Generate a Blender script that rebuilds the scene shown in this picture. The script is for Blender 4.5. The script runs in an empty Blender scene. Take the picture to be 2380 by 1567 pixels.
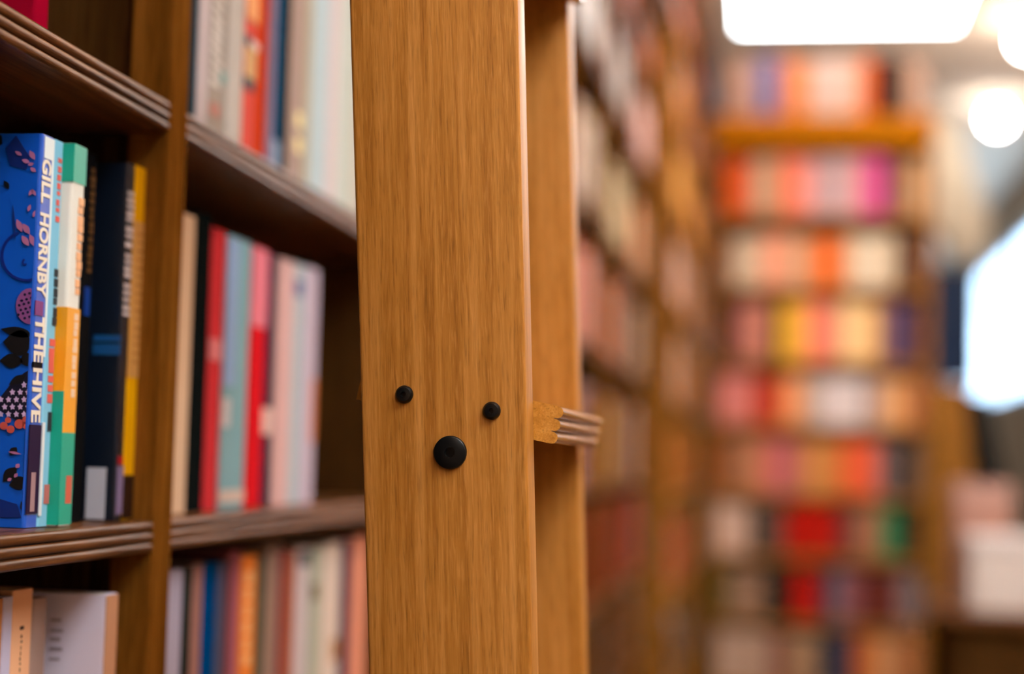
import bpy, bmesh, math, random
from mathutils import Vector, Matrix
random.seed(7)
C = bpy.context.scene.collection
SC = bpy.context.scene

# ------------------------------------------------------------------ camera
EYE = 1.55
F, CX, CY = 4000.0, 1190.0, 783.5                 # focal length in pixels of the 2380 x 1567 frame
AY = Vector((610.0, -296.5, -F)).normalized()     # aisle direction (+Y) seen by the camera
ROLL = 0.026
AZ = Vector((math.sin(ROLL), math.cos(ROLL), 0)); AZ.z = -(AY.x*AZ.x + AY.y*AZ.y)/AY.z
AZ.normalize(); AX = AY.cross(AZ)
MW = Matrix((AX, AY, AZ))                         # camera -> world
cam = bpy.data.cameras.new('camera'); camo = bpy.data.objects.new('camera', cam); C.objects.link(camo)
camo.matrix_world = Matrix.Translation((0, 0, EYE)) @ MW.to_4x4()
cam.sensor_width = 36; cam.lens = F/2380*36; cam.clip_start = 0.02; cam.clip_end = 100
cam.dof.use_dof = True; cam.dof.focus_distance = 1.022; cam.dof.aperture_fstop = 2.4
SC.camera = camo
def ray(px, py): return MW @ Vector((px-CX, -(py-CY), -F))
def onX(px, py, x): d = ray(px, py); return d*(x/d.x) + Vector((0, 0, EYE))
def onY(px, py, y): d = ray(px, py); return d*(y/d.y) + Vector((0, 0, EYE))
def onZ(px, py, z): d = ray(px, py); return d*((z-EYE)/d.z) + Vector((0, 0, EYE))

# ------------------------------------------------------------------ world, exposure
SC.view_settings.view_transform = 'Standard'; SC.view_settings.look = 'None'
SC.view_settings.exposure = -0.42; SC.view_settings.gamma = 1.0; SC.view_settings.use_curve_mapping = False
w = bpy.data.worlds.new('world'); SC.world = w; w.use_nodes = True
w.node_tree.nodes['Background'].inputs[0].default_value = (0.75, 0.86, 1, 1)
w.node_tree.nodes['Background'].inputs[1].default_value = 0.3
PANEL_L, WINDOW_L, SPOT_L, UP_L, DOWN_L = 27.0, 6.5, 70.0, 55.0, 190.0
SC.cycles.max_bounces = 6; SC.cycles.diffuse_bounces = 3; SC.cycles.glossy_bounces = 3; SC.cycles.transmission_bounces = 2; SC.cycles.adaptive_threshold = 0.12; SC.cycles.adaptive_min_samples = 16
SC.cycles.sample_clamp_indirect = 6.0

# ------------------------------------------------------------------ materials
def lin(c):
    return tuple(((v/255)/12.92 if v/255 <= 0.04045 else ((v/255+0.055)/1.055)**2.4) for v in c)
MATS = {}
def mat(name, rgb, rough=0.5, coat=0.0, emit=0.0, metal=0.0, spec=0.5):
    key = (name, tuple(round(v, 4) for v in rgb), rough, coat, emit, spec)
    if key in MATS: return MATS[key]
    m = bpy.data.materials.new(name); m.use_nodes = True; b = m.node_tree.nodes['Principled BSDF']
    b.inputs['Base Color'].default_value = (*rgb, 1); b.inputs['Roughness'].default_value = rough
    b.inputs['Coat Weight'].default_value = coat; b.inputs['Metallic'].default_value = metal
    b.inputs['Specular IOR Level'].default_value = spec
    if emit:
        b.inputs['Emission Color'].default_value = (*rgb, 1); b.inputs['Emission Strength'].default_value = emit
    MATS[key] = m
    return m
def node(nt, t, **kw):
    n = nt.nodes.new(t)
    for k, v in kw.items(): setattr(n, k, v)
    return n
def wood(name, dark, mid, light, axis, rough=0.4, fine=1.0, coat=0.0, bump=0.15, pore=0.5, coatrough=0.1, spec=0.5):
    """procedural timber: long soft figure, growth streaks and short pores along one object axis"""
    m = bpy.data.materials.new(name); m.use_nodes = True; nt = m.node_tree; b = nt.nodes['Principled BSDF']; L = nt.links.new
    tc = node(nt, 'ShaderNodeTexCoord')
    oi = node(nt, 'ShaderNodeObjectInfo')
    off = node(nt, 'ShaderNodeVectorMath', operation='ADD'); L(tc.outputs['Object'], off.inputs[0])
    mul = node(nt, 'ShaderNodeMath', operation='MULTIPLY'); mul.inputs[1].default_value = 13.0
    L(oi.outputs['Random'], mul.inputs[0]); L(mul.outputs[0], off.inputs[1])
    def noise(cross, along, detail, dist=0.0, rot=0.0):
        mp = node(nt, 'ShaderNodeMapping'); s = [cross*fine]*3; s[axis] = along*fine
        mp.inputs['Scale'].default_value = s
        r = [0, 0, 0]; r[1] = rot; mp.inputs['Rotation'].default_value = r
        L(off.outputs[0], mp.inputs[0])
        n = node(nt, 'ShaderNodeTexNoise'); n.inputs['Scale'].default_value = 1; n.inputs['Detail'].default_value = detail
        n.inputs['Distortion'].default_value = dist; L(mp.outputs[0], n.inputs['Vector']); return n.outputs[0]
    a = noise(75, 2.2, 5, 1.2, 0.07); f = noise(330, 9, 3, 0.4, 0.05); p = noise(900, 55, 3, 0.3, 0.05); g = noise(30, 2.5, 2)
    mx = node(nt, 'ShaderNodeMath', operation='MULTIPLY_ADD'); mx.inputs[1].default_value = 0.45; L(f, mx.inputs[0])
    mm = node(nt, 'ShaderNodeMath', operation='MULTIPLY'); mm.inputs[1].default_value = 0.55; L(a, mm.inputs[0]); L(mm.outputs[0], mx.inputs[2])
    rp = node(nt, 'ShaderNodeValToRGB'); e = rp.color_ramp.elements
    e[0].position = 0.36; e[0].color = (*dark, 1); e[1].position = 0.64; e[1].color = (*light, 1)
    k = rp.color_ramp.elements.new(0.5); k.color = (*mid, 1); L(mx.outputs[0], rp.inputs[0])
    pr = node(nt, 'ShaderNodeValToRGB'); pr.color_ramp.elements[0].position = 0.30; pr.color_ramp.elements[1].position = 0.44
    pr.color_ramp.elements[0].color = (1-pore, 1-pore, 1-pore, 1); L(p, pr.inputs[0])
    mixp = node(nt, 'ShaderNodeMix', data_type='RGBA', blend_type='MULTIPLY'); mixp.inputs[0].default_value = 1
    L(rp.outputs[0], mixp.inputs[6]); L(pr.outputs[0], mixp.inputs[7])
    hi = node(nt, 'ShaderNodeValToRGB'); hi.color_ramp.elements[0].position = 0.54; hi.color_ramp.elements[1].position = 0.68
    hi.color_ramp.elements[1].color = (pore*1.6, pore*1.6, pore*1.6, 1); L(p, hi.inputs[0])
    gm = node(nt, 'ShaderNodeMath', operation='MULTIPLY'); L(hi.outputs[0], gm.inputs[0]); L(g, gm.inputs[1])
    mixh = node(nt, 'ShaderNodeMix', data_type='RGBA'); L(gm.outputs[0], mixh.inputs[0]); L(mixp.outputs[2], mixh.inputs[6])
    mixh.inputs[7].default_value = (min(1, light[0]*1.5), min(1, light[1]*1.6), min(1, light[2]*2), 1)
    L(mixh.outputs[2], b.inputs['Base Color'])
    bm = node(nt, 'ShaderNodeBump'); bm.inputs['Strength'].default_value = bump; bm.inputs['Distance'].default_value = 0.0006
    L(p, bm.inputs['Height']); L(bm.outputs[0], b.inputs['Normal'])
    b.inputs['Roughness'].default_value = rough; b.inputs['Coat Weight'].default_value = coat; b.inputs['Coat Roughness'].default_value = coatrough
    b.inputs['Specular IOR Level'].default_value = spec
    return m
def plaster(name, rgb, rough=0.85):
    m = bpy.data.materials.new(name); m.use_nodes = True; nt = m.node_tree; b = nt.nodes['Principled BSDF']
    tc = node(nt, 'ShaderNodeTexCoord'); n = node(nt, 'ShaderNodeTexNoise'); n.inputs['Scale'].default_value = 6; n.inputs['Detail'].default_value = 5
    nt.links.new(tc.outputs['Object'], n.inputs['Vector'])
    rp = node(nt, 'ShaderNodeValToRGB'); rp.color_ramp.elements[0].color = (*[v*0.9 for v in rgb], 1); rp.color_ramp.elements[1].color = (*[min(1, v*1.08) for v in rgb], 1)
    nt.links.new(n.outputs[0], rp.inputs[0]); nt.links.new(rp.outputs[0], b.inputs['Base Color']); b.inputs['Roughness'].default_value = rough
    return m
OAK = dict(dark=(0.285, 0.107, 0.014), mid=(0.38, 0.154, 0.024), light=(0.475, 0.208, 0.047))
M_oak_z = wood('oak_upright', axis=2, rough=0.45, coat=0.0, bump=0.3, pore=0.27, spec=0.15, **OAK)
M_oak_y = wood('oak_step', axis=1, rough=0.25, coat=1.0, coatrough=0.06, bump=0.1, pore=0.3, dark=(0.40, 0.165, 0.018), mid=(0.52, 0.225, 0.028), light=(0.60, 0.28, 0.045))
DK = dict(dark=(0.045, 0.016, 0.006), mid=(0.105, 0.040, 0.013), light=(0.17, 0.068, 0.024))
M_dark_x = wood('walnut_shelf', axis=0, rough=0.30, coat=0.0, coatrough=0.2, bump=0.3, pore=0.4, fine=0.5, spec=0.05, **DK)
M_dark_z = wood('walnut_upright', axis=2, rough=0.40, bump=0.3, pore=0.4, fine=0.5, spec=0.0, dark=(0.028, 0.011, 0.0035), mid=(0.050, 0.021, 0.0055), light=(0.076, 0.033, 0.009))  # uprights darkened to paint in the shade inside the bays
M_strip = wood('walnut_face_strip', axis=2, rough=0.40, bump=0.3, pore=0.4, fine=0.5, spec=0.0, dark=(0.085, 0.030, 0.004), mid=(0.145, 0.053, 0.007), light=(0.20, 0.078, 0.012))  # same walnut, lightened to paint light onto the front strips
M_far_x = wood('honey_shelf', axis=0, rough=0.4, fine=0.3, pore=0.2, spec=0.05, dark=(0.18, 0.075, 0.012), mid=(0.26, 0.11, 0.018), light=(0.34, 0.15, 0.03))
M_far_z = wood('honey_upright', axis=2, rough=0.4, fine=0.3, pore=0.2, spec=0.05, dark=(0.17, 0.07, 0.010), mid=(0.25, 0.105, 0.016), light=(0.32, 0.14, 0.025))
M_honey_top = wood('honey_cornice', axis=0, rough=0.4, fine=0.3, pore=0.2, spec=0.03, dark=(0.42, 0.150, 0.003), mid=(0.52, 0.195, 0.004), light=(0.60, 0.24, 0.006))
M_pages = mat('paper_pages', (0.72, 0.62, 0.47), 0.9)
M_black = mat('black_steel', (0.003, 0.0035, 0.004), 0.28, spec=0.22)
M_recess = mat('black_recess', (0.004, 0.004, 0.004), 0.6)

# ------------------------------------------------------------------ mesh helpers
class MB:
    def __init__(s): s.v = []; s.f = []; s.m = []
    def quad(s, pts, mi=0):
        n = len(s.v); s.v += [tuple(p) for p in pts]; s.f.append(tuple(range(n, n+len(pts)))); s.m.append(mi); return s
    def box(s, a, b, mi=0):
        x0, y0, z0 = a; x1, y1, z1 = b; n = len(s.v)
        s.v += [(x0,y0,z0),(x1,y0,z0),(x1,y1,z0),(x0,y1,z0),(x0,y0,z1),(x1,y0,z1),(x1,y1,z1),(x0,y1,z1)]
        s.f += [(n,n+3,n+2,n+1),(n+4,n+5,n+6,n+7),(n,n+1,n+5,n+4),(n+1,n+2,n+6,n+5),(n+2,n+3,n+7,n+6),(n+3,n,n+4,n+7)]; s.m += [mi]*6; return s
    def prism(s, pts, fn, a, b, mi=0):
        """closed outline pts (u, v) swept from a to b; fn(u, v, t) -> xyz"""
        n = len(s.v); k = len(pts)
        s.v += [fn(u, v, a) for u, v in pts] + [fn(u, v, b) for u, v in pts]
        s.f += [(n+i, n+(i+1) % k, n+k+(i+1) % k, n+k+i) for i in range(k)] + [tuple(range(n+k-1, n-1, -1)), tuple(range(n+k, n+2*k))]
        s.m += [mi]*(k+2); return s
    def lathe(s, prof, fn, seg=32, mi=0):
        """profile (r, h) from axis outwards, turned round the axis; fn(x, y, h) -> xyz"""
        n = len(s.v); k = len(prof)
        for i in range(seg):
            a = 2*math.pi*i/seg
            s.v += [fn(r*math.cos(a), r*math.sin(a), h) for r, h in prof]
        for i in range(seg):
            j = (i+1) % seg
            for q in range(k-1):
                s.f.append((n+i*k+q, n+j*k+q, n+j*k+q+1, n+i*k+q+1)); s.m.append(mi)
        s.f.append(tuple(n+i*k for i in range(seg))); s.m.append(mi)
        s.f.append(tuple(n+i*k+k-1 for i in reversed(range(seg)))); s.m.append(mi)
        return s
    def mesh(s, name, mats, smooth=False, bevel=0.0, segs=2):
        me = bpy.data.meshes.new(name); me.from_pydata(s.v, [], s.f)
        for m in (mats if isinstance(mats, (list, tuple)) else [mats]): me.materials.append(m)
        me.polygons.foreach_set('material_index', s.m)
        bm = bmesh.new(); bm.from_mesh(me); bmesh.ops.remove_doubles(bm, verts=bm.verts, dist=1e-6)
        bmesh.ops.recalc_face_normals(bm, faces=bm.faces)
        if bevel:
            es = [e for e in bm.edges if len(e.link_faces) == 2 and e.calc_face_angle(0) > 0.6]
            bmesh.ops.bevel(bm, geom=es, offset=bevel, segments=segs, affect='EDGES', profile=0.5, clamp_overlap=True)
        bm.to_mesh(me); bm.free()
        if smooth: me.polygons.foreach_set('use_smooth', [True]*len(me.polygons)); me.set_sharp_from_angle(angle=math.radians(42))
        return me
def obj(name, me, parent=None, loc=(0,0,0), rot=(0,0,0)):
    o = bpy.data.objects.new(name, me); C.objects.link(o); o.location = loc; o.rotation_euler = rot
    if parent: o.parent = parent
    return o
def tag(o, label, cat, group=None):
    o['label'] = label; o['category'] = cat
    if group: o['group'] = group
    return o
def thing(name, label, cat, loc=(0,0,0), rot=(0,0,0), group=None):
    return tag(obj(name, None, None, loc, rot), label, cat, group)
def struct(name, me, parent=None, loc=(0,0,0), rot=(0,0,0)):
    o = obj(name, me, parent, loc, rot)
    if not parent: o['kind'] = 'structure'
    return o
XYZ = lambda x, y, z: (x, y, z)

# ------------------------------------------------------------------ the room
X0, X1, Y0, Y1, ZC = -0.74, 2.0, -3.0, 23.0, EYE+2.4
M_ceil = plaster('warm_ceiling', (0.84, 0.66, 0.51)); M_wall = plaster('tan_wall', (0.42, 0.29, 0.19))
M_floor = wood('floorboards', axis=1, rough=0.35, fine=0.2, pore=0.2, dark=(0.10, 0.05, 0.02), mid=(0.16, 0.08, 0.035), light=(0.22, 0.12, 0.05))
struct('floor', MB().box((X0, Y0, -0.1), (X1, Y1, 0)).mesh('floor', M_floor))
struct('ceiling', MB().box((X0, Y0, ZC), (X1, Y1, ZC+0.1)).mesh('ceiling', M_ceil))
struct('wall_left', MB().box((X0-0.1, Y0, 0), (X0, Y1, ZC)).mesh('wall_left', M_wall))
WX0, WX1, WZ0, WZ1 = 0.95, 1.9, EYE+1.1, EYE+2.0
struct('wall_far', MB().box((X0, Y1, 0), (WX0, Y1+0.1, ZC)).box((WX1, Y1, 0), (X1, Y1+0.1, ZC)).box((WX0, Y1, 0), (WX1, Y1+0.1, WZ0)).box((WX0, Y1, WZ1), (WX1, Y1+0.1, ZC)).mesh('wall_far', M_wall))
struct('wall_back', MB().box((X0, Y0-0.1, 0), (X1, Y0, ZC)).mesh('wall_back', M_wall))
# right wall with three window openings
WINS = [(12.2, 22.4, EYE+0.62, EYE+2.05)]
m = MB(); ys = [Y0]
for a, b, z0, z1 in WINS:
    m.box((X1, ys[-1], 0), (X1+0.2, a, ZC)); m.box((X1, a, 0), (X1+0.2, b, z0)); m.box((X1, a, z1), (X1+0.2, b, ZC)); ys.append(b)
m.box((X1, ys[-1], 0), (X1+0.2, Y1, ZC))
struct('wall_right', m.mesh('wall_right', M_wall))
M_day = mat('daylight_pane', (0.50, 0.74, 1.0), 0.2, emit=WINDOW_L); M_frame = mat('window_paint', (0.55, 0.56, 0.58), 0.4)
for i, (a, b, z0, z1) in enumerate(WINS):
    n = 6; wdt = (b-a)/n
    wo = bpy.data.objects.new('window_%d' % (i+1), None); C.objects.link(wo); wo.location = (X1+0.1, (a+b)/2, z0); wo['kind'] = 'structure'
    fr = MB(); L = (b-a)/2; H = z1-z0
    fr.box((-0.04, -L, 0), (0.04, L, 0.06)).box((-0.04, -L, H-0.06), (0.04, L, H))
    for k in range(n+1): fr.box((-0.04, -L+k*wdt-0.03*(k > 0), 0.06), (0.04, -L+k*wdt+0.03*(k < n), H-0.06))
    obj('window_frame', fr.mesh('window_frame', M_frame), wo)
    pm = MB().box((0.0, -wdt/2+0.03, 0.06), (0.02, wdt/2-0.03, H-0.06)).mesh('pane', M_day)
    for k in range(n): obj('pane', pm, wo, (0, -L+(k+0.5)*wdt, 0))

wo = bpy.data.objects.new('window_2', None); C.objects.link(wo); wo.location = (WX0, Y1+0.05, WZ0); wo['kind'] = 'structure'  # unseen window, added for its reflection in the step edges
W2, H2 = WX1-WX0, WZ1-WZ0
obj('window_frame', MB().box((0, -0.03, 0), (W2, 0.03, 0.05)).box((0, -0.03, H2-0.05), (W2, 0.03, H2)).box((0, -0.03, 0.05), (0.05, 0.03, H2-0.05)).box((W2-0.05, -0.03, 0.05), (W2, 0.03, H2-0.05)).box((W2/2-0.02, -0.03, 0.05), (W2/2+0.02, 0.03, H2-0.05)).mesh('window_frame', M_frame), wo)
pm = MB().box((0, 0, 0.05), (W2/2-0.07, 0.02, H2-0.05)).mesh('pane', M_day)
obj('pane', pm, wo, (0.05, 0, 0)); obj('pane', pm, wo, (W2/2+0.02, 0, 0))

# ------------------------------------------------------------------ lamps
M_lamp = mat('lamp_diffuser', (0.90, 0.975, 1.0), 0.5, emit=PANEL_L); M_house = mat('lamp_housing', (0.7, 0.68, 0.64), 0.4)
M_up = mat('lamp_upper_diffuser', (1.0, 0.91, 0.80), 0.5, emit=UP_L)  # upward glow added to the panels to brighten the ceiling
def panel(y, label, x=0.235):
    t = thing('ceiling_light', label, 'ceiling light', (x, y, EYE+1.6), group='hanging light panels over the aisle')
    a, b = 0.395, 0.30
    fr = MB().box((-a, -b, 0.075), (a, b, 0.09))
    for sx in (-1, 1):
        for sy in (-1, 1): fr.box((sx*a-0.006*(sx > 0), sy*b-0.006*(sy > 0), 0), (sx*a+0.006*(sx < 0), sy*b+0.006*(sy < 0), 0.075))
    obj('housing', fr.mesh('housing', M_house), t)
    obj('diffuser', MB().box((-a+0.007, -b+0.007, 0.0), (a-0.007, b-0.007, 0.0745)).mesh('diffuser', M_lamp), t)
    obj('upper_diffuser', MB().box((-a+0.02, -b+0.02, 0.0905), (a-0.02, b-0.02, 0.10)).mesh('upper_diffuser', M_up), t)
    rod = MB().lathe([(0.006, 0.10), (0.006, ZC-EYE-1.6)], XYZ, 10).mesh('rod', M_house)
    for s in (-1, 1): obj('rod', rod, t, (s*0.35, 0, 0))
panel(6.02, 'bright white rectangular light panel hanging in front of the far bookcase')
panel(3.3, 'hanging light panel over the aisle past the ladder', 0.75)
panel(0.1, 'hanging light panel over the aisle above the camera', 0.85)
panel(-1.6, 'hanging light panel over the aisle behind the camera', 0.85)
for y, wd in ((0.4, 'beside the camera'), (3.7, 'level with the ladder'), (7.0, 'nearest the window')):  # unseen second row, added to brighten the spines and the far end
    panel(y, 'hanging light panel along the window wall, the one '+wd, 1.585)
M_spot = mat('spot_lens', (1.0, 0.96, 0.9), 0.3, emit=SPOT_L)
for px, py, lb in ((2318, 276, 'round bright globe lamp under the ceiling, the lower of the two'), (2392, 92, 'round bright globe lamp near the top right corner')):
    p = onZ(px, py, ZC-0.12)
    t = thing('ceiling_globe_lamp', lb, 'globe lamp', (p.x, p.y, ZC), group='globe lamps under the ceiling')
    obj('can', MB().lathe([(0.001, 0.0), (0.07, 0.0), (0.07, -0.05), (0.001, -0.05)], XYZ, 24).mesh('can', M_house, True), t)
    obj('globe', MB().lathe([(0.072*math.sin(a), -0.12+0.072*math.cos(a)) for a in [0.02+i*(3.1/8) for i in range(9)]], XYZ, 14).mesh('globe', M_spot, True), t)
for y, wd in ((7.9, 'nearer'), (9.6, 'farther')):  # globes added out of view to brighten the ceiling
    t = thing('pendant_globe_lamp', 'globe lamp hanging on a rod by the window wall, the %s one' % wd, 'globe lamp', (1.74, y, EYE+1.6))
    obj('globe', MB().lathe([(0.1*math.sin(a), 0.1*math.cos(a)) for a in [0.02+i*(3.1/8) for i in range(9)]], XYZ, 14).mesh('globe', M_spot, True), t)
    obj('rod', MB().lathe([(0.006, 0.101), (0.006, ZC-EYE-1.6)], XYZ, 8).mesh('rod', M_house), t)
M_down = mat('downlight_lens', (0.92, 0.975, 1.0), 0.3, emit=DOWN_L)  # downlights added out of view for more top light on the far bookcase
can = MB().lathe([(0.062, -0.03), (0.085, -0.03), (0.085, 0.0), (0.062, 0.0)], XYZ, 24).mesh('trim_ring', M_house, True)
lens = MB().lathe([(0.001, -0.02), (0.06, -0.02)], XYZ, 12).mesh('lens', M_down)
for y, wd in ((-1.2, 'behind the camera'), (0.6, 'above the camera'), (2.4, 'past the ladder'), (4.2, 'halfway down the aisle'), (5.7, 'before the far bookcase'), (7.2, 'nearest the far bookcase')):
    t = thing('ceiling_downlight', 'round ceiling downlight over the aisle, the one '+wd, 'downlight', (0.62, y, ZC), group='ceiling downlights')
    obj('trim_ring', can, t); obj('lens', lens, t)

# ------------------------------------------------------------------ bookcases
def nosing(n, depth, thick, bump, sub=6):
    """moulded front edge of a board: n rounded beads one under another; outline (out, z), top at z = 0"""
    pts = [(-depth, 0)]; h = thick/n
    for i in range(n):
        for k in range(sub+1):
            a = math.pi*k/sub
            pts.append((bump*math.sin(a)**0.7 if 0 < k < sub else 0.0, -h*i-h*0.5*(1-math.cos(a))*0.94-h*0.03))
    pts.append((-depth, -thick)); return pts
def bookcase(name, label, loc, rotz, stiles, levels, top, depth, mx, mz, mtop, sw=0.037, ms=None, cornice=0.06, thick=0.022):
    """stiles: start positions along local x; levels: list per bay of shelf top heights"""
    t = thing(name, label, 'bookcase', loc, (0, 0, rotz))
    L0, L1 = stiles[0], stiles[-1]+sw
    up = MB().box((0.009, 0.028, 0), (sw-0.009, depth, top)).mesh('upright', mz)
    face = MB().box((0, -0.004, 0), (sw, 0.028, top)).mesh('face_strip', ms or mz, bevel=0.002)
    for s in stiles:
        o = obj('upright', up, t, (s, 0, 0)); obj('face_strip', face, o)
    obj('back_panel', MB().box((L0, depth, 0), (L1, depth+0.012, top)).mesh('back_panel', mz), t)
    cache = {}
    for i, lv in enumerate(levels):
        a, b = stiles[i]+sw, stiles[i+1]; ln = round(b-a, 4)
        if ln not in cache:
            bd = MB().box((-0.009, 0.028, -thick), (ln+0.009, depth-0.001, 0)).mesh('shelf', mx)
            no = MB().prism(nosing(3, 0.028, thick, 0.0035), lambda u, v, q: (q, -u, v), 0.0, ln).mesh('moulded_edge', mx, True)
            cache[ln] = (bd, no)
        for z in lv:
            o = obj('shelf', cache[ln][0], t, (a, 0, z)); obj('moulded_edge', cache[ln][1], o)
    cp = [(0.0, 0), (0.0, -0.0), (0.02, 0.0), (0.035, 0.4), (0.05, 0.55), (0.055, 0.7), (0.07, 0.75), (0.07, 1.0), (-depth-0.012, 1.0), (-depth-0.012, 0.0)]
    obj('cornice', MB().prism(cp[1:], lambda u, v, q: (q, -u, top+v*cornice), L0, L1).mesh('cornice', mtop), t)
    return t
LAT, DEP = 0.434, 0.27
S0 = onX(367, 700, -LAT).y                                    # the upright between the two near bays
BAY = 0.79
W_ST = [S0+BAY*k for k in range(-2, 7)]
LV = [EYE+z for z in (-0.95, -0.65, -0.35, -0.051, 0.248, 0.55, 0.85, 1.15)]
LV2 = [EYE+z for z in (-0.95, -0.65, -0.35, -0.06, 0.27, 0.59, 0.96, 1.28)]
wall_levels = [[0.08]+LV]*4 + [[0.08]+LV2]*4
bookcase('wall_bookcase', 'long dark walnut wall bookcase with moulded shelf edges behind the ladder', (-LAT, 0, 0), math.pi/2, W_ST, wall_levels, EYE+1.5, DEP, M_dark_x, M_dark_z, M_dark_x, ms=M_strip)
B_LAT = 0.36; B_ST = [5.96, 6.95, 7.94, 8.93, 9.92]
B_LV = [0.08, EYE-0.85]+[onX(1620, y, -B_LAT).z for y in (1300, 1130, 960, 780, 590, 410, 235)]
B_TOP = EYE+1.80
bookcase('projecting_bookcase', 'brown bookcase standing forward at the end of the left wall', (-B_LAT, 0, 0), math.pi/2, B_ST, [B_LV]*4, B_TOP, 0.33, M_far_x, M_far_z, M_dark_x)
FY = 8.0
fx0, fx1 = onY(1652, 700, FY).x, onY(2168, 700, FY).x
F_LV = [onY(1900, y, FY).z for y in (497, 665, 838, 988, 1148, 1292, 1443, 1600)] + [0.30, 0.02]
ftop = onY(1900, 335, FY).z
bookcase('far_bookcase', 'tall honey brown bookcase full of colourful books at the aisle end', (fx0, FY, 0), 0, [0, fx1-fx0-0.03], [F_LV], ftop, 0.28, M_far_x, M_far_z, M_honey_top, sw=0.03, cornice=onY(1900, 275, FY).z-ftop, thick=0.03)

# ------------------------------------------------------------------ books
BK = 1.0
def cover_mesh(y0, y1, h, d, m, hard=False):
    """U of two boards and a slightly rounded spine; spine face at x = 0, pages towards -x"""
    t = 0.0028 if hard else 0.0012; b = MB(); W = y1-y0; r = min(0.0022, W*0.12)
    out = [(-d, y0), (-r, y0)] + [(-r+r*math.sin(a), y0+r-r*math.cos(a)) for a in (0.5, 1.0, 1.4)] + \
          [(-r+r*math.sin(a), y1-r+r*math.cos(a)) for a in (1.4, 1.0, 0.5)] + [(-r, y1), (-d, y1), (-d, y1-t), (-0.004, y1-t), (-0.004, y0+t), (-d, y0+t)]
    n = len(b.v); k = len(out)
    b.v += [(x, y, 0) for x, y in out] + [(x, y, h) for x, y in out]
    b.f += [(i, (i+1) % k, k+(i+1) % k, k+i) for i in range(k)] + [tuple(range(k-1, -1, -1)), tuple(range(k, 2*k))]; b.m += [0]*(k+2)
    me = b.mesh('cover', m)
    return me
def pages_mesh(y0, y1, h, d, hard=False):
    t = 0.003 if hard else 0.0014; e = 0.003 if hard else 0.0005
    return MB().box((-d+(0.004 if hard else 0.001), y0+t, e), (-0.0045, y1-t, h-e)).mesh('pages', M_pages)
def col(c, k=1.0): return tuple(min(0.86, v*k) for v in lin(c))
def decal(name, rects, h, W, m, parent, face='spine', proud=0.0004):
    """flat printed marks on the spine (fractions of its width, metres of height) or on the near cover (metres from spine)"""
    if name.endswith('_block') and len(rects) > 1:
        for q in rects: decal(name, [q], h, W, m, parent, face, proud)
        return
    b = MB()
    for r in rects:
        a0, a1, z0, z1 = r
        if face == 'spine': b.box((0.0, W*a0, z0), (proud, W*a1, z1))
        else: b.box((-a1, -proud, z0), (-a0, 0.0, z1))
    o = obj(name, b.mesh(name, m), parent)
    if len(rects) > 1: o['kind'] = 'stuff'
    return o
GROUPS = {}
def near_book(name, label, group, px0, px1, ytop, level, lat, rgb, k=1.0, d=0.135, hard=False, rough=0.42, ymid=None, coat=0.0, nom=None):
    ym = ymid if ymid is not None else 750
    nm = nom or lat; p0 = onX(px0, ym, -nm); p1 = onX(px1, ym, -nm); z1 = onX(px0, ytop, -nm).z
    h = z1-level; W = p1.y-p0.y
    t = thing(name, label, 'book', (-lat, p0.y, level+0.0005), group=group)
    mm = mat('cover_'+'%02x%02x%02x' % tuple(rgb), col(rgb, k), rough, coat, spec=0.4 if coat else 0.0)
    obj('cover', cover_mesh(0.0002, W-0.0002, h, d, mm, hard), t); obj('pages', pages_mesh(0.0002, W-0.0002, h, d, hard), t)
    t['_w'] = W; t['_h'] = h
    return t, W, h
def text_mesh(body, size, sx=1.0):
    cu = bpy.data.curves.new('lettering', 'FONT'); cu.body = body; cu.size = size; cu.extrude = 0.0002; cu.resolution_u = 3; cu.offset = size*0.03
    cu.align_y = 'CENTER'
    o = bpy.data.objects.new('lettering', cu); C.objects.link(o)
    dg = bpy.context.evaluated_depsgraph_get(); me = bpy.data.meshes.new_from_object(o.evaluated_get(dg)); bpy.data.objects.remove(o); return me
SPINE_ROT = Matrix(((0, 0, 1), (0, 1, 0), (-1, 0, 0))).to_euler()      # text runs down the spine, letter tops to +Y

ZL, ZU, ZB = LV[3], LV[4], LV[2]
G1, G2, G3, G4 = 'books on the near eye-level shelf', 'books on the shelf below the near shelf', 'books on the upper shelf beside the ladder', 'books on the eye-level shelf beside the ladder'
G5 = 'books on the lower shelf beside the ladder'
def zrel(py, px, lat, lv): return onX(px, py, -lat).z-lv
MARKN = {}
def spine_marks(t, W, h, lv, lat, px, marks):
    """marks: (name, rgb, [(a0, a1, ytop, ybot)]) with heights as seen at column px"""
    for nm, rgb, rs in marks:
        rr = [(a0, a1, max(0.001, zrel(yb, px, lat, lv)), min(h-0.001, zrel(yt, px, lat, lv))) for a0, a1, yt, yb in rs]
        decal(nm, rr, h, W, proud=0.0004+0.00015*MARKN.setdefault(t.name, 0), parent=t, m=mat('print_%02x%02x%02x' % tuple(rgb), col(rgb, BK), 0.5, spec=0.03))
        MARKN[t.name] += 1
def letters(y0, y1, n, a0, a1, fill=0.62):
    s = (y1-y0)/n; r = random.Random(n*7+int(y0))
    return [(a0+r.uniform(0, 0.06), a1-r.uniform(0, 0.10), y0+i*s, y0+(i+fill*r.uniform(0.75, 1.2))*s) for i in range(n)]

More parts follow.
